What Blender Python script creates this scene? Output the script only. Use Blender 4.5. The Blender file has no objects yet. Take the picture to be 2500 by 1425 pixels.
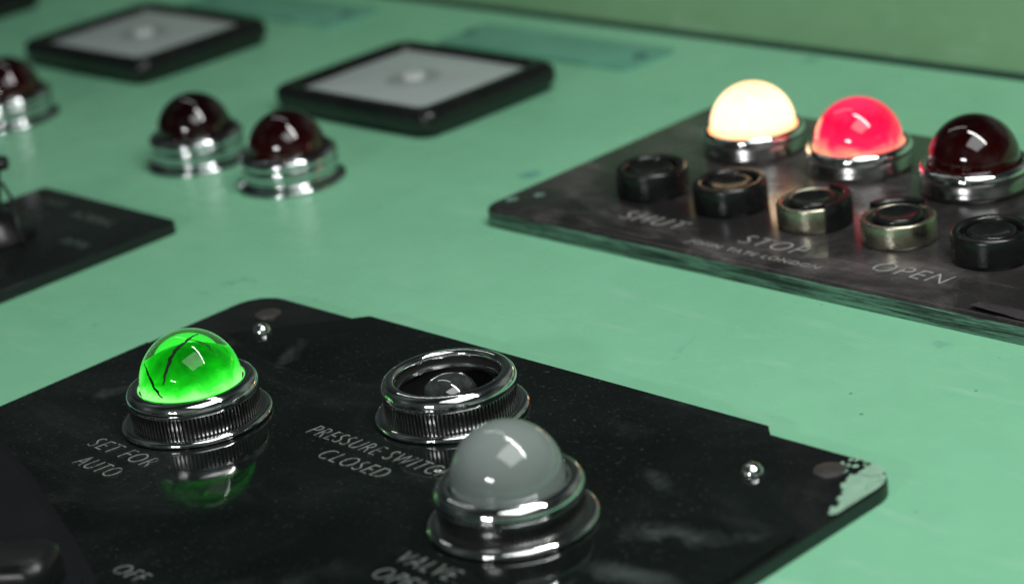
import bpy, bmesh, math, random
from mathutils import Vector, Matrix, noise as mnoise
random.seed(4)
scene=bpy.context.scene
COL=scene.collection
scene.view_settings.view_transform='Standard'
scene.view_settings.look='None'
scene.view_settings.exposure=0

# ------------------------------------------------------------------ materials
def newmat(name):
    m=bpy.data.materials.new(name); m.use_nodes=True
    nt=m.node_tree; b=nt.nodes.get('Principled BSDF'); return m,nt,b
def nd(nt,t,**kw):
    n=nt.nodes.new(t)
    for k,v in kw.items(): setattr(n,k,v)
    return n
def noise(nt,scale,detail=4,rough=.55,vec=None,dist=0):
    n=nd(nt,'ShaderNodeTexNoise'); n.inputs['Scale'].default_value=scale
    n.inputs['Detail'].default_value=detail; n.inputs['Roughness'].default_value=rough
    n.inputs['Distortion'].default_value=dist
    if vec is not None: nt.links.new(vec,n.inputs['Vector'])
    return n.outputs['Fac']
def ramp(nt,fac,stops,interp='LINEAR'):
    r=nd(nt,'ShaderNodeValToRGB'); cr=r.color_ramp; cr.interpolation=interp
    while len(cr.elements)<len(stops): cr.elements.new(.5)
    for e,(p,c) in zip(cr.elements,stops):
        e.position=p; e.color=(c,c,c,1) if isinstance(c,(int,float)) else (*c,1)
    nt.links.new(fac,r.inputs['Fac']); return r.outputs['Color']
def mix(nt,fac,a,b,blend='MIX'):
    m=nd(nt,'ShaderNodeMix',data_type='RGBA',blend_type=blend)
    for s,v in ((0,fac),(6,a),(7,b)):
        if isinstance(v,(int,float)): m.inputs[s].default_value=v if s==0 else (v,v,v,1)
        elif isinstance(v,tuple): m.inputs[s].default_value=(*v,1)
        else: nt.links.new(v,m.inputs[s])
    return m.outputs[2]
def coord(nt,kind='Object',scale=(1,1,1),rot=(0,0,0)):
    t=nd(nt,'ShaderNodeTexCoord'); m=nd(nt,'ShaderNodeMapping')
    m.inputs['Scale'].default_value=scale; m.inputs['Rotation'].default_value=rot
    nt.links.new(t.outputs[kind],m.inputs['Vector']); return m.outputs['Vector']
def bump(nt,b,h,strength,dist=.01):
    n=nd(nt,'ShaderNodeBump'); n.inputs['Strength'].default_value=strength; n.inputs['Distance'].default_value=dist
    nt.links.new(h,n.inputs['Height']); nt.links.new(n.outputs['Normal'],b.inputs['Normal'])

def simple(name,col,rough=.4,metal=0,spec=.5,coat=0,var=.15,scale=20):
    m,nt,b=newmat(name); v=coord(nt)
    f=noise(nt,scale,5,.6,v)
    c1=tuple(max(0,c*(1-var)) for c in col); c2=tuple(min(1,c*(1+var)) for c in col)
    nt.links.new(ramp(nt,f,[(.3,c1),(.7,c2)]),b.inputs['Base Color'])
    nt.links.new(ramp(nt,noise(nt,scale*1.7,4,.6,v),[(.3,max(0,rough*.75)),(.7,min(1,rough*1.25))]),b.inputs['Roughness'])
    b.inputs['Metallic'].default_value=metal; b.inputs['Specular IOR Level'].default_value=spec
    b.inputs['Coat Weight'].default_value=coat; b.inputs['Coat Roughness'].default_value=.04
    return m

# green paint
def paint_mat(name,c_lo,c_hi,rough):
    m,nt,b=newmat(name); v=coord(nt)
    base=ramp(nt,noise(nt,.9,6,.6,v),[(.3,c_lo),(.7,c_hi)])
    mott=ramp(nt,noise(nt,7,6,.65,v,.6),[(.3,.955),(.7,1.02)])
    base=mix(nt,1.0,base,mott,'MULTIPLY')
    patch=ramp(nt,noise(nt,2.6,7,.62,v,.4),[(.675,0),(.71,.45)])
    base=mix(nt,patch,base,(.06,.27,.24))
    v2=coord(nt,scale=(1.2,5,1),rot=(0,0,.5))
    rub=ramp(nt,noise(nt,2.2,6,.7,v2,.3),[(.56,0),(.75,.3)])
    base=mix(nt,rub,base,(.48,.72,.58))
    vo=nd(nt,'ShaderNodeTexVoronoi'); vo.inputs['Scale'].default_value=9; nt.links.new(v,vo.inputs['Vector'])
    sp=ramp(nt,vo.outputs['Distance'],[(.035,.75),(.06,0)])
    gate=ramp(nt,noise(nt,3.1,2,.5,v),[(.52,0),(.57,1)])
    base=mix(nt,mix(nt,1.0,sp,gate,'MULTIPLY'),base,(.03,.07,.06))
    vb=nd(nt,'ShaderNodeTexVoronoi'); vb.inputs['Scale'].default_value=1.7; nt.links.new(v,vb.inputs['Vector'])
    wob=noise(nt,14,4,.6,v)
    ad=nd(nt,'ShaderNodeMath',operation='MULTIPLY_ADD'); nt.links.new(wob,ad.inputs[0]); ad.inputs[1].default_value=.12; nt.links.new(vb.outputs['Distance'],ad.inputs[2])
    st=ramp(nt,ad.outputs[0],[(.10,.6),(.14,0)])
    base=mix(nt,st,base,(.07,.30,.26))
    nt.links.new(base,b.inputs['Base Color'])
    nt.links.new(ramp(nt,noise(nt,4,5,.6,v),[(.3,rough*.8),(.7,rough*1.3)]),b.inputs['Roughness'])
    bump(nt,b,noise(nt,38,5,.6,v),.12,.006)
    return m
M_panel=paint_mat('green_panel_paint',(.220,.560,.345),(.265,.63,.40),.28)
M_wall=paint_mat('olive_green_wall_paint',(.145,.325,.16),(.185,.385,.20),.5)
M_gap=simple('dark_gap',(.03,.08,.055),.8)
M_chrome=simple('polished_chrome',(.90,.92,.92),.06,1,var=.03,scale=14)
M_chromed=simple('darker_chrome',(.60,.63,.64),.10,1,var=.12,scale=14)  # chrome colour darkened to tone down the ceiling tube's reflection
M_chrome2=simple('dull_chrome',(.55,.58,.58),.16,1,var=.15,scale=18)
M_knurl=simple('dark_knurled_nickel',(.36,.36,.36),.22,1,var=.05,scale=30)
M_black=simple('black_bakelite',(.007,.008,.008),.32,var=.4,scale=12)
M_blacks=simple('satin_black_plastic',(.009,.010,.010),.24,var=.4,scale=15)
M_brass=simple('worn_nickel_brass',(.60,.58,.45),.3,1,var=.12,scale=20)
M_cav=simple('dark_cavity',(.006,.006,.006),.6)
M_groove=simple('dark_groove',(.012,.012,.012),.5)
M_bulb=simple('dark_clear_bulb_glass',(.035,.040,.040),.04,0,spec=.8,coat=1,var=.7,scale=22)

def plate_mat(name,base,dust,spec_rough,amount,streak,spots=()):
    m,nt,b=newmat(name); v=coord(nt)
    c=ramp(nt,noise(nt,1.8,6,.6,v,.5),[(.35,base),(.7,tuple(x*2.0+.002 for x in base))])
    cl=ramp(nt,noise(nt,1.9,9,.66,v,.9),[(.50,0),(.76,amount)])
    c=mix(nt,cl,c,dust)
    v2=coord(nt,scale=(.5,1.6,1),rot=(0,0,.75))
    st=ramp(nt,noise(nt,1.3,3,.5,v2,1.8),[(.57,0),(.61,streak),(.63,streak*.5),(.70,0)])
    soft=ramp(nt,noise(nt,9,6,.7,v),[(.35,.15),(.65,1)])
    c=mix(nt,mix(nt,1.0,st,soft,'MULTIPLY'),c,tuple(x*1.6 for x in dust))
    # hand and cloth smears, plus hazy reflections painted as colour (x, y, radius, stretch angle, amount)
    for x,y,r,a,amt in spots:
        t=nd(nt,'ShaderNodeTexCoord'); mp=nd(nt,'ShaderNodeMapping',vector_type='TEXTURE')
        mp.inputs['Location'].default_value=(x,y,0); mp.inputs['Rotation'].default_value=(0,0,a); mp.inputs['Scale'].default_value=(r,r*.33,10)
        nt.links.new(t.outputs['Object'],mp.inputs['Vector'])
        ln=nd(nt,'ShaderNodeVectorMath',operation='LENGTH'); nt.links.new(mp.outputs[0],ln.inputs[0])
        w=nd(nt,'ShaderNodeMath',operation='MULTIPLY_ADD'); nt.links.new(noise(nt,5,6,.65,v,1),w.inputs[0]); w.inputs[1].default_value=1.3; nt.links.new(ln.outputs['Value'],w.inputs[2])
        f=ramp(nt,w.outputs[0],[(.55,amt),(1.7,0)])
        c=mix(nt,mix(nt,1.0,f,soft,'MULTIPLY'),c,tuple(min(1,q*3.4) for q in dust))
    sp=ramp(nt,noise(nt,80,3,.75,v),[(.60,0),(.74,.5)])
    spg=ramp(nt,noise(nt,1.3,4,.6,v),[(.4,.25),(.6,1)])
    c=mix(nt,mix(nt,1.0,sp,spg,'MULTIPLY'),c,(.13,.14,.135))
    nt.links.new(c,b.inputs['Base Color'])
    r=ramp(nt,noise(nt,3.3,7,.65,v,.8),[(.35,spec_rough*.55),(.68,spec_rough*1.6)])
    r=mix(nt,cl,r,.42)
    nt.links.new(r,b.inputs['Roughness'])
    bump(nt,b,noise(nt,30,4,.6,v),.03,.004)
    return m
M_fplate=plate_mat('glossy_black_plate',(.0045,.0055,.0055),(.030,.034,.033),.10,.5,.3)
M_cover=plate_mat('glossy_black_cover_sheet',(.0035,.0055,.005),(.028,.034,.032),.07,.5,.2,
   spots=[(.95,.62,.42,.35,.85),(1.0,.42,.38,.1,.7),(.72,.80,.25,-.4,.6),(-.72,.86,.30,-1.0,.75),(-.93,.78,.22,-1.4,.6),(-.95,.45,.3,1.2,.5),
          (.45,.98,.4,-.1,.35),(.35,.0,.6,.8,.22)])
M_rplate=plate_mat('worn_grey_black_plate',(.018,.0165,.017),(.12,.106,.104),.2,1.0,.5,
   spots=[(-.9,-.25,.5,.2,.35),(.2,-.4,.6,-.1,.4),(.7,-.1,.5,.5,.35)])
M_lplate=plate_mat('dull_black_plate',(.006,.009,.008),(.02,.03,.027),.25,.5,.3)

def edge_mat(name,lo,hi,dark=(.008,.012,.011),green=(.10,.27,.18),amt=1):
    m,nt,b=newmat(name); v=coord(nt,scale=(.7,1,16))
    f=ramp(nt,noise(nt,4.5,12,.8,v,.3),[(lo,0),(hi,amt)])
    c=mix(nt,f,dark,green)
    f2=ramp(nt,noise(nt,22,9,.8,v,.5),[(.50,0),(.60,.7)])
    c=mix(nt,f2,c,(.018,.026,.024))
    nt.links.new(c,b.inputs['Base Color']); b.inputs['Roughness'].default_value=.4
    bump(nt,b,f,.3,.006); return m
M_redge=edge_mat('chipped_painted_edge',.44,.56,dark=(.012,.017,.016),green=(.17,.36,.26),amt=.9)
M_fedge=edge_mat('black_edge_with_paint_traces',.60,.66)
M_chip=simple('pale_green_exposed_paint',(.28,.47,.35),.45,var=.12,scale=30)
M_chip2=simple('dull_green_paint_spot',(.13,.24,.19),.5,var=.3,scale=40)

def letter_mat(name,col,wear,dark=(.015,.017,.017)):
    m,nt,b=newmat(name); v=coord(nt)
    f=ramp(nt,noise(nt,30,5,.7,v),[(wear-.07,0),(wear+.08,1)])
    nt.links.new(mix(nt,f,dark,col),b.inputs['Base Color']); b.inputs['Roughness'].default_value=.5
    return m
M_let=letter_mat('worn_engraved_lettering',(.22,.25,.235),.43)
M_letf=letter_mat('faded_lettering',(.10,.14,.12),.45)
M_letr=letter_mat('pale_engraved_lettering',(.36,.37,.35),.40,(.05,.05,.05))

def glass_dome(name,lo,hi,rough=.06,emis=None,estr=0,coat=.6,nz=.25):
    m,nt,b=newmat(name); 
    t=nd(nt,'ShaderNodeTexCoord'); s=nd(nt,'ShaderNodeSeparateXYZ'); nt.links.new(t.outputs['Object'],s.inputs[0])
    mr=nd(nt,'ShaderNodeMapRange'); mr.inputs['From Min'].default_value=-.03; mr.inputs['From Max'].default_value=.14
    nt.links.new(s.outputs['Z'],mr.inputs['Value'])
    n=noise(nt,14,3,.5,t.outputs['Object'],.8)
    a=nd(nt,'ShaderNodeMath',operation='MULTIPLY_ADD'); a.inputs[1].default_value=nz; nt.links.new(n,a.inputs[0])
    sub=nd(nt,'ShaderNodeMath',operation='SUBTRACT'); nt.links.new(mr.outputs[0],a.inputs[2]); nt.links.new(a.outputs[0],sub.inputs[0]); sub.inputs[1].default_value=nz/2
    nt.links.new(ramp(nt,sub.outputs[0],[(0,lo),(1,hi)]),b.inputs['Base Color'])
    b.inputs['Roughness'].default_value=rough; b.inputs['Coat Weight'].default_value=coat; b.inputs['Coat Roughness'].default_value=.02
    if emis:
        nt.links.new(ramp(nt,sub.outputs[0],emis),b.inputs['Emission Color']); b.inputs['Emission Strength'].default_value=estr
    return m
m,nt,b=newmat('green_glass'); b.inputs['Base Color'].default_value=(.10,.93,.12,1); b.inputs['Transmission Weight'].default_value=1
b.inputs['Roughness'].default_value=.03; b.inputs['IOR'].default_value=1.42; M_green=m
m,nt,b=newmat('glowing_green_diffuser'); v=coord(nt); b.inputs['Base Color'].default_value=(.01,.15,.01,1)
t=nd(nt,'ShaderNodeTexCoord'); s=nd(nt,'ShaderNodeSeparateXYZ'); nt.links.new(t.outputs['Object'],s.inputs[0])
mr=nd(nt,'ShaderNodeMapRange'); mr.inputs['From Min'].default_value=-.03; mr.inputs['From Max'].default_value=.058; nt.links.new(s.outputs['Z'],mr.inputs['Value'])
mm=nd(nt,'ShaderNodeMath',operation='MULTIPLY_ADD'); nt.links.new(noise(nt,13,4,.6,v,.8),mm.inputs[0]); mm.inputs[1].default_value=.7; mm.inputs[2].default_value=-.35
sm=nd(nt,'ShaderNodeMath',operation='ADD'); nt.links.new(mr.outputs[0],sm.inputs[0]); nt.links.new(mm.outputs[0],sm.inputs[1])
nt.links.new(ramp(nt,sm.outputs[0],[(0,(1,1,1)),(.22,(.95,1,.7)),(.42,(.10,.90,.10)),(.64,(.006,.42,.01)),(.9,(.002,.12,.004))]),b.inputs['Emission Color'])
b.inputs['Emission Strength'].default_value=1.15; M_diff=m
M_cream=glass_dome('lit_cream_glass',(.1,.06,.02),(.1,.07,.04),emis=[(0,(1,.14,.03)),(.08,(1,.28,.09)),(.18,(1,.50,.24)),(.32,(1,.66,.36)),(.7,(1,.68,.38)),(1,(1,.58,.28))],estr=2.6,nz=.10)
M_red=glass_dome('lit_red_glass',(.05,.0,.005),(.05,.0,.005),emis=[(0,(1,.42,.18)),(.18,(1,.20,.16)),(.38,(.95,.015,.08)),(.7,(.78,.004,.05)),(1,(.95,.03,.11))],estr=1.35,nz=.6)
M_dark=glass_dome('unlit_dark_red_glass',(.014,.0006,.001),(.004,.0004,.0004),rough=.05)  # faint inner red glow painted into the lower base colour, maroon too
M_maroon=glass_dome('unlit_maroon_glass',(.034,.001,.002),(.007,.0005,.0006),rough=.05)
M_grey=glass_dome('milky_grey_glass',(.19,.22,.21),(.23,.27,.26),rough=.10,coat=.7)
M_dial=simple('pale_grey_dial',(.54,.62,.61),.2,coat=.8,var=.05,scale=4)
M_dialknob=simple('pale_adjuster',(.62,.66,.64),.3,coat=.3,scale=9,var=.05)
M_dialring=simple('grey_dial_recess',(.32,.37,.36),.3,coat=.3,scale=9,var=.05)
M_np=simple('overpainted_teal_nameplate',(.14,.39,.28),.35,var=.12,scale=4)
M_npb=simple('grimy_bolt',(.06,.17,.13),.5,var=.15,scale=5)
M_crack=simple('dark_crack',(.001,.012,.002),.5)
M_tape=simple('dark_mauve_tape',(.05,.044,.048),.25,scale=20)
M_scr=simple('painted_over_screw',(.045,.04,.038),.4,scale=30)
M_lever=simple('dark_slate_moulding',(.005,.0065,.008),.7,spec=.2,var=.2,scale=4)

# ------------------------------------------------------------------ mesh helpers
def add(name,me,mat,parent=None,loc=(0,0,0),smooth=35):
    ob=bpy.data.objects.new(name,me); COL.objects.link(ob); ob.location=loc
    if mat is not None and len(me.materials)==0:
        for q in (mat if isinstance(mat,(list,tuple)) else [mat]): me.materials.append(q)
    if smooth:
        for p in me.polygons: p.use_smooth=True
        me.set_sharp_from_angle(angle=math.radians(smooth))
    if parent: ob.parent=parent
    return ob
def thing(name,loc,label,cat,group=None):
    e=bpy.data.objects.new(name,None); e.empty_display_size=.05; COL.objects.link(e); e.location=loc
    e['label']=label; e['category']=cat
    if group: e['group']=group
    return e
def tag(o,label,cat,group=None):
    o['label']=label;o['category']=cat
    if group:o['group']=group
def lathe(prof,segs=96,a0=0,a1=2*math.pi,rfun=None):
    full=abs(a1-a0-2*math.pi)<1e-6; n=segs if full else segs+1
    vs=[];rings=[]
    for j,(r,z) in enumerate(prof):
        if r<1e-6: rings.append([len(vs)]); vs.append((0,0,z)); continue
        ring=[]
        for i in range(n):
            a=a0+(a1-a0)*i/segs; rr=r+(rfun(i,j) if rfun else 0)
            ring.append(len(vs)); vs.append((rr*math.cos(a),rr*math.sin(a),z))
        rings.append(ring)
    fs=[]
    for A,B in zip(rings,rings[1:]):
        for i in range(segs):
            k=(i+1)%n
            if len(A)==1 and len(B)==1: continue
            if len(A)==1: fs.append((A[0],B[i],B[k]))
            elif len(B)==1: fs.append((A[i],A[k],B[0]))
            else: fs.append((A[i],A[k],B[k],B[i]))
    me=bpy.data.meshes.new('lathe'); me.from_pydata(vs,[],fs)
    bm=bmesh.new(); bm.from_mesh(me); 
    if not full:
        for i in (0,n-1):
            try: bm.verts.ensure_lookup_table(); bm.faces.new([bm.verts[R[i]] for R in rings if len(R)>1])
            except Exception: pass
    bmesh.ops.recalc_face_normals(bm,faces=bm.faces); bm.to_mesh(me); bm.free(); return me
def rrect_loop(hx,hy,r,z,n=10,bul=0):
    r=max(r,1e-4); out=[]
    for cx,cy,a in ((hx-r,hy-r,0),(-hx+r,hy-r,90),(-hx+r,-hy+r,180),(hx-r,-hy+r,270)):
        for i in range(n+1):
            t=math.radians(a+90*i/n); out.append((cx+r*math.cos(t),cy+r*math.sin(t),z))
    if bul:
        res=[]
        for i in range(len(out)):
            p=out[i];q=out[(i+1)%len(out)]; res.append(p)
            if (i+1)%(n+1)==0:
                for k in range(1,10):
                    t=k/10; res.append((p[0]+(q[0]-p[0])*t,p[1]+(q[1]-p[1])*t,z))
        out=[(x*(1+bul*(1-min(1,(y/hy)**2))),y*(1+bul*(1-min(1,(x/hx)**2))),zz) for x,y,zz in res]
    return out
def loops_mesh(loops,cap_top=True,cap_bot=False,mat_of=None,topmat=0):
    vs=[];n=len(loops[0])
    for l in loops: vs+=l
    fs=[];mi=[]
    for k in range(len(loops)-1):
        for i in range(n):
            j=(i+1)%n; fs.append((k*n+i,k*n+j,(k+1)*n+j,(k+1)*n+i)); mi.append(mat_of[k] if mat_of else 0)
    if cap_top: fs.append(tuple((len(loops)-1)*n+i for i in range(n))); mi.append(topmat)
    if cap_bot: fs.append(tuple(reversed(range(n)))); mi.append(mat_of[0] if mat_of else 0)
    me=bpy.data.meshes.new('loops'); me.from_pydata(vs,[],fs)
    for p,q in zip(me.polygons,mi): p.material_index=q
    return me
def rplate(w,h,r,t,bev=.006):
    hx,hy=w/2,h/2
    L=[(0,0),(0,t-bev)]+[(bev*(1-math.cos(a)),t-bev+bev*math.sin(a)) for a in (.4,.8,1.2,1.5708)]
    loops=[rrect_loop(hx-i,hy-i,r-i,z) for i,z in L]
    return loops_mesh(loops,mat_of=[1]*2+[0]*10,topmat=0)
def poly_prism(pts,z0,z1,bev,seg=2):
    bm=bmesh.new(); vs=[bm.verts.new((x,y,z0)) for x,y in pts]; f=bm.faces.new(vs); f.normal_update()
    if f.normal.z<0: bmesh.ops.reverse_faces(bm,faces=[f])
    r=bmesh.ops.extrude_face_region(bm,geom=[f]); vv=[g for g in r['geom'] if isinstance(g,bmesh.types.BMVert)]
    bmesh.ops.translate(bm,verts=vv,vec=(0,0,z1-z0))
    if bev:
        es=[e for e in bm.edges if all(abs(v.co.z-z1)<1e-6 for v in e.verts)]
        bmesh.ops.bevel(bm,geom=es,offset=bev,segments=seg,affect='EDGES')
    bmesh.ops.recalc_face_normals(bm,faces=bm.faces)
    me=bpy.data.meshes.new('prism'); bm.to_mesh(me); bm.free(); return me
def tube(path,rad,seg=12,radii=None):
    vs=[];fs=[];P=[Vector(p) for p in path]
    for i,p in enumerate(P):
        d=(P[min(i+1,len(P)-1)]-P[max(i-1,0)]).normalized()
        u=d.orthogonal().normalized() if i==0 else (u-d*u.dot(d)).normalized(); w=d.cross(u)
        r=radii[i] if radii else rad
        for k in range(seg):
            a=2*math.pi*k/seg; vs.append(p+u*r*math.cos(a)+w*r*math.sin(a))
    for i in range(len(P)-1):
        for k in range(seg):
            q=(k+1)%seg; fs.append((i*seg+k,i*seg+q,(i+1)*seg+q,(i+1)*seg+k))
    fs.append(tuple(reversed(range(seg)))); fs.append(tuple((len(P)-1)*seg+k for k in range(seg)))
    me=bpy.data.meshes.new('tube'); me.from_pydata([tuple(v) for v in vs],[],fs); return me
def lettering(body,x0,x1,y,h,z,mat,parent,shear=.22,thin=-.019,name='lettering',rot=0):
    cu=bpy.data.curves.new('t','FONT'); cu.body=body; cu.size=1; cu.shear=shear; cu.offset=thin; cu.extrude=.004
    cu.space_character=1.18
    o=bpy.data.objects.new('t',cu); COL.objects.link(o); bpy.context.view_layer.update()
    me=bpy.data.meshes.new_from_object(o.evaluated_get(bpy.context.evaluated_depsgraph_get()))
    bpy.data.objects.remove(o)
    xs=[v.co.x for v in me.vertices]; ys=[v.co.y for v in me.vertices]
    sx=(x1-x0)/(max(xs)-min(xs)); sy=h/(max(ys)-min(ys)); mx=min(xs);my=min(ys)
    for v in me.vertices:
        v.co=((v.co.x-mx)*sx,(v.co.y-my)*sy,v.co.z*.25)
    me.materials.clear()
    ob=add(name,me,mat,None,(0,0,0),0)
    px,py,pz=parent.location
    ob.parent=parent; ob.location=(x0-px,y-py,z-pz+.0022); ob.rotation_euler=(0,0,rot)
    return ob

# ------------------------------------------------------------------ setting
def box(x0,x1,y0,y1,z0,z1,bev=.012):
    return poly_prism([(x0,y0),(x1,y0),(x1,y1),(x0,y1)],z0,z1,bev)
panel=add('control_panel',box(-16,3,-2.5,6.67,-.12,0),M_panel,smooth=30)
panel['kind']='structure'; tag(panel,'pale green painted steel control panel with worn patches','control panel')
me=bpy.data.meshes.new('wall')
me.from_pydata([(-16,6.75,-.12),(3,6.75,-.12),(3,7.6,.75),(-16,7.6,.75),(-16,7.75,.75),(3,7.75,.75)],[],[(0,1,2,3),(3,2,5,4)])
wall=add('wall',me,M_wall,smooth=0); wall['kind']='structure'; tag(wall,'olive green painted back board rising behind the panel','wall')
seam=add('seam_strip',box(-16,3,6.69,6.72,-.12,.008,.004),M_gap,wall,smooth=30)
me=bpy.data.meshes.new('joint'); me.from_pydata([(-16,6.60,-.125),(3,6.60,-.125),(3,6.85,-.125),(-16,6.85,-.125)],[],[(0,1,2,3)])
j=add('floor',me,M_gap,smooth=0); j['kind']='structure'; tag(j,'dark joint between panel and back board','floor')

# ------------------------------------------------------------------ plates
ZT=.04
fp=thing('lamp_plate',(-4.2,2.74,0),'large glossy black plate with lamps and a chipped corner','plate')
add('backing_plate',rplate(2.38,2.29,.11,ZT,.008),[M_fplate,M_fedge],fp)
cx,cy=-4.2,2.74
pts=[(-5.378,1.75),(-5.378,3.44),(-4.92,3.908),(-3.44,3.908),(-3.022,3.49),(-3.022,1.75)]
CT=.0065
add('cover_sheet',poly_prism([(x-cx,y-cy) for x,y in pts],ZT+.0005,ZT+CT,.002),M_cover,fp,smooth=30)
ZC=ZT+CT
def screw(parent,x,y,z,r=.025):
    s=add('screw',lathe([(r*1.02,-.001),(r*1.02,.002),(r*.98,.007),(r*.88,.014),(r*.66,.021),(r*.36,.025),(0,.0265)],40),M_chrome,parent,smooth=60)
    s.location=(x-parent.location.x,y-parent.location.y,z-parent.location.z)
screw(fp,-5.12,3.665,ZC,.027); screw(fp,-3.304,3.683,ZC,.028)
for x,y in ((-5.228,3.775),(-3.165,3.797)):
    s=add('screw_head',lathe([(.040,0),(.039,.003),(.034,.005),(0,.005)],32),M_scr,fp); s.location=(x-cx,y-cy,ZT)
def blot(pts_c,seed,r0,n=46,amp=.4,clipx=None,hf=.9):
    vs=[];fs=[]
    for (x,y,r) in pts_c:
        c=len(vs); vs.append((x,y,0)); m=n if r>.02 else 12
        for i in range(m):
            a=2*math.pi*i/m
            k=1+amp*(mnoise.noise(Vector((math.cos(a)*1.9+seed+x*9,math.sin(a)*1.9+y*7,seed)))+hf*mnoise.noise(Vector((math.cos(a)*9,math.sin(a)*9,seed*2))))
            px,py=x+r*k*math.cos(a),y+r*k*math.sin(a)
            if clipx: px,py=clipx(px,py)
            vs.append((px,py,0))
        for i in range(m): fs.append((c,c+1+i,c+1+(i+1)%m))
    me=bpy.data.meshes.new('blot'); me.from_pydata(vs,[],fs); return me
def clipc(px,py):
    hx,hy,r=1.19-.003,1.145-.003,.105
    X=min(px,hx);Y=min(py,hy)
    ax,ay=X-(hx-r),Y-(hy-r)
    if ax>0 and ay>0:
        l=math.hypot(ax,ay)
        if l>r: X=hx-r+ax/l*r;Y=hy-r+ay/l*r
    return X,Y
bl=[(1.152,1.045,.058),(1.172,.970,.042),(1.180,.905,.024),(1.125,1.105,.030)]
for q in range(30):
    a=random.uniform(1.8,3.6); d=random.uniform(.07,.13); bl.append((1.13+d*math.cos(a)*.8,1.06+d*math.sin(a)*.6+.02,random.uniform(.002,.009)))
for q,(bb,sd) in enumerate(((bl[0:1],3.1),(bl[1:2],5.7),(bl[2:3],2.2),(bl[3:4],8.1),(bl[4:],1.7))):
    ch=add('exposed_paint',blot(bb,sd,0,110,.36,clipc,.7),M_chip,fp,smooth=0); ch.location=(0,0,ZT+.0012+.0005*q)

rp=thing('button_plate',(-3.93,5.29,0),'worn thick black plate with chipped green painted edge','plate')
ZR=.062
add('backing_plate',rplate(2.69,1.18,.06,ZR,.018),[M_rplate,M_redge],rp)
for x,y,r in ((-5.225,4.80,.022),(-5.17,4.87,.02)):
    s=add('paint_spot',blot([(0,0,r)],x,0,24,.3),M_chip2,rp,smooth=0); s.location=(x+3.93,y-5.29,ZR+.0015)
lp=thing('switch_plate',(-6.6,3.6,0),'dull black switch plate with faded lettering','plate')
add('backing_plate',rplate(.80,1.16,.035,ZT,.006),[M_lplate,M_fedge],lp)

z=ZC
lettering('SET FOR',-4.925,-4.665,2.908,.052,z,M_let,fp)
lettering('AUTO',-4.865,-4.70,2.820,.052,z,M_let,fp)
lettering('PRESSURE SWITCH',-4.455,-3.93,3.268,.050,z,M_let,fp)
lettering('CLOSED',-4.315,-4.075,3.186,.050,z,M_let,fp)
lettering('VALVE',-3.72,-3.54,2.915,.050,z,M_let,fp)
lettering('OPEN',-3.715,-3.545,2.835,.050,z,M_let,fp)
lettering('OFF',-4.265,-4.16,2.515,.044,z,M_let,fp)
z=ZR
lettering('SHUT',-4.785,-4.53,4.825,.062,z,M_letr,rp)
lettering('STOP',-4.305,-4.07,4.825,.062,z,M_letr,rp)
lettering('OPEN',-3.82,-3.57,4.825,.062,z,M_letr,rp)
lettering('JOHN TATE LONDON',-4.445,-3.95,4.748,.032,z,M_letr,rp,thin=-.010)
z=ZT
lettering('SHUT',-6.85,-6.72,4.06,.04,z,M_letf,lp)
lettering('NORMAL',-6.62,-6.38,4.02,.05,z,M_letf,lp)
lettering('OPEN',-6.42,-6.28,3.84,.045,z,M_letf,lp)
nx,ny=24,8
vs=[];fs=[]
for i in range(nx+1):
    for k in range(ny+1):
        x=-3.41+.45*i/nx; s=k/ny
        y=4.77-.055*s+.008*mnoise.noise(Vector((x*16,s*2,1))); zz=ZR+.0035+.010*max(0,math.sin(x*9+1.0))*s
        vs.append((x+3.93,y-5.29,zz))
for i in range(nx):
    for k in range(ny):
        a=i*(ny+1)+k; fs.append((a,a+1,a+ny+2,a+ny+1))
me=bpy.data.meshes.new('tape'); me.from_pydata(vs,[],fs); add('torn_tape',me,M_tape,rp,smooth=60)

# ------------------------------------------------------------------ indicator lamps
GL='indicator lamps on the control panel'
def dome_prof(r,zb=-.02,n=22):
    a1=math.acos(zb/r)
    return [(r*math.sin(a1*i/n),r*math.cos(a1*i/n)) if i else (0,r) for i in range(n+1)]
TE=100
# knurled ring: crests in nickel, grooves in a darker material
kn=lathe([(.160,.016),(.1725,.0185),(.1740,.023),(.1740,.068),(.1725,.0725),(.160,.0735)],TE*5,rfun=lambda i,j:(0 if i%5 in(0,1,2) else -.006) if 0<j<5 else 0)
kn.materials.append(M_knurl); kn.materials.append(M_groove)
for p in kn.polygons:
    c=p.center
    if abs(p.normal.z)<.5 and math.hypot(c.x,c.y)<.1717: p.material_index=1
fl=lathe([(.190,0),(.199,.002),(.2025,.007),(.2010,.013),(.195,.0175),(.187,.0195),(.180,.0190),(.160,.0185)],128)
bz=lathe([(.160,.0715),(.1745,.0715),(.1770,.0745),(.1785,.081),(.1775,.090),(.1740,.099),(.167,.107),(.158,.1115),(.149,.1125),(.1425,.110),(.139,.105),(.1375,.098),(.137,.05)],128)
dm=lathe(dome_prof(.1355,-.035),72)
def lamp_front(x,y,z,label,mat,dmesh=None):
    e=thing('indicator_lamp',(x,y,z),label,'indicator lamp',GL)
    add('flange',fl,M_chrome,e,smooth=60); add('knurled_ring',kn,None,e,smooth=20); add('bezel',bz,M_chrome,e,smooth=60)
    d=None
    if mat: d=add('dome',dmesh or dm.copy(),mat,e,(0,0,.112))
    return e,d
gd=lathe(dome_prof(.1355,-.040,30)+[(.10,-.0401),(0,-.0401)],96)
e1,d1=lamp_front(-4.795,3.18,ZC,'chrome lamp with glowing cracked green glass dome on black plate',M_green,gd)
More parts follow.
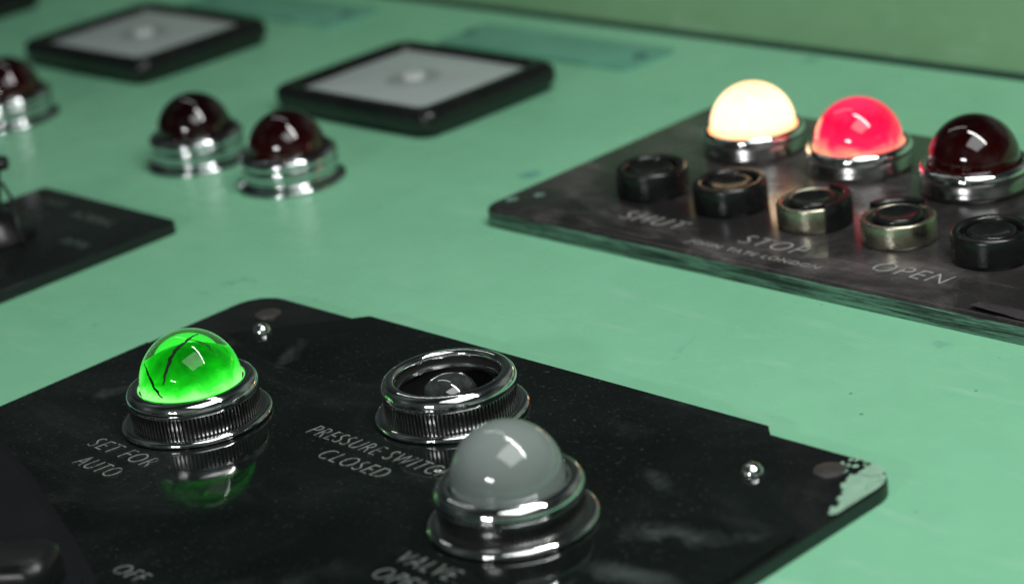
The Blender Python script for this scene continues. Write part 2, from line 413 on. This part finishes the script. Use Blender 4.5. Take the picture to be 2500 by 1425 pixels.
add('diffuser',lathe([(.108*math.sin(a),-.034+.088*math.cos(a)) if a else (0,.054) for a in [math.pi/2*i/16 for i in range(17)]]+[(0,-.0342)],72),M_diff,e1,(0,0,.112),smooth=60)
e3,d3=lamp_front(-3.625,3.205,ZC,'chrome lamp with unlit milky grey dome on black plate',M_grey)
e2,_=lamp_front(-4.205,3.56,ZC,'chrome lamp ring missing its dome with bare bulb inside',None)
add('socket',lathe([(.1365,.095),(.135,.012),(.10,.006),(.05,.004),(0,.004)],64),M_cav,e2)
add('inner_ring',lathe([(.1365,.082),(.129,.080),(.127,.072),(.1360,.068)],72),M_chrome2,e2)
add('bulb',lathe([(.0,.104),(.022,.1015),(.045,.093),(.062,.080),(.072,.062),(.072,.04),(.066,.02),(.06,.01),(0,.01)],64),M_bulb,e2,smooth=60)
for a in range(6):
    t=-2.0+a*.42
    p=[(.073*math.sin(b)*math.cos(t),.073*math.sin(b)*math.sin(t),.032+.0715*math.cos(b)) for b in (.45,.7,.95,1.2,1.4)]
    add('bulb_rib',tube(p,.0016,6),M_chrome2,e2)
RT=Vector((.70116,.70246,-.12218));UP=Vector((-.17385,.33462,.92618));BK=Vector((.69148,-.62816,.35675))
def crack(path,w,parent,r=.1363):
    pts=[]
    for i in range(len(path)-1):
        for k in range(6):
            t=k/6; pts.append((path[i][0]*(1-t)+path[i+1][0]*t,path[i][1]*(1-t)+path[i+1][1]*t))
    pts.append(path[-1]); vs=[];fs=[]
    for i,(u,v) in enumerate(pts):
        u+=.004*mnoise.noise(Vector((i*.45,u*20,0)))
        p=(RT*u+UP*v+BK*math.sqrt(max(1e-5,r*r-u*u-v*v)))
        q=pts[min(i+1,len(pts)-1)];q0=pts[max(i-1,0)]
        d=(RT*(q[0]-q0[0])+UP*(q[1]-q0[1])).normalized(); s=d.cross(p.normalized()).normalized()
        ww=w*(.3+.7*math.sin(math.pi*(i+.3)/(len(pts)+.3)))*(1+.9*mnoise.noise(Vector((i*.7,3,0))))
        vs+= [tuple((p+s*ww).normalized()*r),tuple((p-s*ww).normalized()*r)]
    for i in range(len(pts)-1): fs.append((2*i,2*i+1,2*i+3,2*i+2))
    me=bpy.data.meshes.new('crack'); me.from_pydata(vs,[],fs); add('crack',me,M_crack,parent,smooth=0)
crack([(.028,.122),(.004,.106),(-.020,.083),(-.038,.055),(-.048,.02),(-.054,-.01)],.0056,d1)
crack([(-.112,.045),(-.100,.02),(-.086,-.005),(-.072,-.028),(-.058,-.044)],.0046,d1)
crack([(.07,.07),(.058,.09),(.035,.100),(.006,.107)],.0026,d1)

flb=lathe([(.158,0),(.164,.003),(.166,.010),(.164,.020),(.161,.026),(.161,.052),(.158,.055)],96)
bzb=lathe([(.158,.048),(.166,.052),(.169,.060),(.168,.072),(.163,.081),(.156,.086),(.149,.085),(.143,.080),(.1405,.05)],96)
dmb=lathe(dome_prof(.1395,-.035),64)
for x,mt,lab in ((-4.815,M_cream,'chrome lamp with brightly lit cream dome on worn plate'),(-4.385,M_red,'chrome lamp with glowing crimson dome on worn plate'),(-3.95,M_maroon,'chrome lamp with unlit dark red dome on worn plate')):
    e=thing('indicator_lamp',(x,5.53,ZR),lab,'indicator lamp',GL)
    add('flange',flb,M_knurl,e,smooth=60); add('bezel',bzb,M_chrome,e,smooth=60); add('dome',dmb.copy(),mt,e,(0,0,.088))
flc=lathe([(.180,0),(.192,.003),(.193,.010),(.186,.017),(.174,.020),(.164,.026),(.160,.034),(.163,.044)],96)
bzc=lathe([(.160,.042),(.168,.046),(.171,.055),(.171,.076),(.167,.083),(.172,.090),(.174,.100),(.169,.112),(.157,.121),(.146,.124),(.139,.120),(.137,.08)],96)
dmc=lathe(dome_prof(.1365,-.035),64)
for x,y in ((-6.775,4.71),(-6.25,4.715),(-8.02,4.71)):
    e=thing('indicator_lamp',(x,y,0),'chrome lamp with unlit dark red dome on green panel','indicator lamp',GL)
    add('flange',flc,M_chromed,e,smooth=60); add('bezel',bzc,M_chromed,e,smooth=60); add('dome',dmc.copy(),M_dark if x==-6.775 else M_maroon,e,(0,0,.122))

# ------------------------------------------------------------------ push buttons
GB='push buttons on the worn plate'
btn=lathe([(0,.073),(.02,.0735),(.040,.076),(.054,.081),(.063,.082),(.070,.078),(.072,.070),(.072,.006)],64)
shr=lathe([(.111,0),(.114,.004),(.115,.012),(.115,.074),(.1135,.081),(.109,.0865),(.103,.089),(.095,.0885),(.089,.085),(.086,.078),(.085,.03),(.072,.02)],96)
met=lathe([(.104,0),(.108,.003),(.109,.010),(.109,.066),(.1075,.071),(.103,.074),(.097,.0735),(.092,.070),(.090,.064),(.089,.03),(.072,.02)],96)
ins=lathe([(.0888,.055),(.080,.058),(.0722,.055)],64)
def partial(a0,a1,h): return lathe([(.1105,0),(.118,.002),(.119,h*.5),(.118,h-.006),(.114,h),(.098,h),(.093,h-.006),(.093,h-.012),(.1105,h*.6)],48,math.radians(a0),math.radians(a1))
for i,x in enumerate((-4.85,-4.525,-4.205,-3.892,-3.572)):
    lab={0:'round black push button in a plain black shroud',1:'round black push button in a scuffed black shroud',2:'black push button in metal ring with broken black shroud',3:'black push button in bare worn metal ring',4:'round black push button in a tall black shroud'}[i]
    e=thing('push_button',(x,5.065,ZR),lab,'push button',GB)
    if i in (0,1,4): add('shroud',shr,M_blacks,e,smooth=60)
    else:
        add('metal_ring',met,M_brass,e,smooth=60)
        if i==2: add('broken_shroud',partial(-32,95,.088),M_black,e)
        if i==3: add('broken_shroud',partial(85,170,.088),M_black,e)
    add('button',btn,M_blacks,e,smooth=60); add('inner_collar',ins,M_cav,e,smooth=60)

# ------------------------------------------------------------------ meters
GM='square panel meters'
W,H_=.895,.70
def R(i,z,r=.055,b=.018): return rrect_loop(W/2-i,H_/2-i*.66,max(.012,r-i*.25),z,bul=b)
frame=loops_mesh([R(.022,0),R(.020,.020),R(.010,.028),R(.002,.038),R(.0,.048),R(.0,.070),R(.004,.086),R(.012,.096),R(.026,.103),R(.050,.105),R(.074,.104),R(.088,.099),R(.095,.091),R(.098,.080)],cap_top=False)
dialm=loops_mesh([R(.092,.0815),R(.2,.0850),R(.3,.0865)],cap_top=True)
for x in (-6.555,-8.30,-10.05):
    e=thing('panel_meter',(x,5.595,0),'square black framed meter with pale grey dial','meter',GM)
    add('frame',frame,M_blacks,e,smooth=50); add('dial',dialm,M_dial,e)
    add('dial_recess',lathe([(.11,.0868),(.10,.0885),(.05,.0890),(0,.089)],40),M_dialring,e)
    add('adjuster',lathe([(.046,.089),(.046,.100),(.040,.105),(0,.107)],40),M_dialknob,e)
GN='overpainted nameplates behind the meters'
for x in (-6.54,-8.29):
    e=thing('nameplate',(x,6.335,0),'teal overpainted blank nameplate with bolts','nameplate',GN)
    add('tag_plate',rplate(1.08,.29,.03,.014,.003),[M_np,M_np],e)
    for sx in (-.48,.48):
        add('bolt',lathe([(.028,.014),(.026,.024),(.015,.029),(0,.03)],24),M_npb,e,(sx,0,0))

# ------------------------------------------------------------------ switches
sw=thing('lever_switch',(-6.66,3.74,ZT),'black lever switch with dangling cord on dull plate','switch')
add('base',lathe([(.15,0),(.15,.02),(.12,.035),(.105,.06),(.08,.085),(.05,.095),(0,.097)],64),M_black,sw)
add('lever',tube([(0,0,.08),(.005,.005,.13),(.02,.02,.18),(.03,.035,.235),(.03,.04,.262)],.02,16,[.06,.050,.038,.028,.02]),M_black,sw)
add('handle',tube([(-.07,-.03,.258),(.0,.01,.262),(.055,.055,.265),(.075,.07,.266)],.026,16,[.026,.025,.027,.023]),M_black,sw)
add('cord',tube([(.05,.05,.2),(.08,.06,.14),(.10,.05,.08),(.13,.03,.03),(.17,.02,.012)],.006,8),M_black,sw)
s2=thing('selector_switch',(-4.44,2.25,ZC),'black selector switch on dark moulded base','switch')
ox,oy=-4.44,2.25
P2=[(-5.4,2.90),(-5.06,2.765),(-4.85,2.70),(-4.64,2.62),(-4.40,2.53),(-4.20,2.44),(-4.08,2.32),(-4.05,2.1),(-4.2,1.8),(-5.4,1.8)]
add('moulded_base',poly_prism([(x-ox,y-oy) for x,y in P2],0,.045,.035,6),M_lever,s2,smooth=60)
gl=[rrect_loop(.19-i,.085-i,.05,zz) for i,zz in ((0,.045),(0,.10),(.004,.115),(.012,.125),(.025,.13),(.034,.131))]
blk=add('grip',loops_mesh(gl),M_black,s2,smooth=60); blk.rotation_euler=(0,0,.65); blk.location=(.05,-.0,0)
add('cap_screw',lathe([(.04,.131),(.038,.137),(.02,.141),(0,.141)],32),M_blacks,s2,(-.03,-.05,0))

# ------------------------------------------------------------------ light
def area(name,loc,target,sx,sy,p,col):
    l=bpy.data.lights.new(name,'AREA'); l.shape='RECTANGLE'; l.size=sx; l.size_y=sy; l.energy=p; l.color=col
    o=bpy.data.objects.new(name,l); COL.objects.link(o)
    d=(Vector(loc)-Vector(target)).normalized(); xa=Vector((1,0,0)); xa=(xa-d*xa.dot(d)).normalized(); ya=d.cross(xa)
    o.matrix_world=Matrix.Translation(loc)@Matrix((xa,ya,d)).transposed().to_4x4()
    return o
area('ceiling_tube',(-2.0,5.0,6.2),(-3.4,4.0,0),6.0,.30,245,(1,1,.96))
area('ceiling_tube',(-9.5,6.5,7.5),(-7,5,0),6.0,.3,28,(.97,1,.96))
area('ceiling_fill',(-.9,2.6,6.2),(-2.4,3.2,0),4.5,4.5,205,(.96,1,.97))  # unseen broad fill light, added to brighten the panel and chrome
area('far_lamp',(-2.6,-7.2,4.0),(-4,4,0),.9,.4,150,(1,1,1))
area('far_lamp',(-1.0,-7.5,4.0),(-4,4,0),.9,.4,150,(1,1,1))
w=bpy.data.worlds.new('World'); scene.world=w; w.use_nodes=True; nt=w.node_tree
bg=nt.nodes['Background']; t=nd(nt,'ShaderNodeTexCoord')
c=ramp(nt,noise(nt,1.4,2,.5,t.outputs['Generated']),[(.35,(.010,.014,.015)),(.55,(.05,.06,.055)),(.72,(.20,.22,.20))])
nt.links.new(c,bg.inputs['Color']); bg.inputs['Strength'].default_value=.85

# ------------------------------------------------------------------ camera
cd=bpy.data.cameras.new('camera'); co=bpy.data.objects.new('camera',cd); COL.objects.link(co)
co.matrix_world=Matrix.Translation((0,0,2.4559))@Matrix(((.70116,-.17385,.69148),(.70246,.33462,-.62816),(-.12218,.92618,.35675))).to_4x4()
cd.sensor_width=36; cd.lens=81.72; cd.clip_end=200; cd.clip_start=.05
cd.dof.use_dof=True; cd.dof.focus_distance=6.1; cd.dof.aperture_fstop=1.0; cd.dof.aperture_blades=0
scene.camera=co
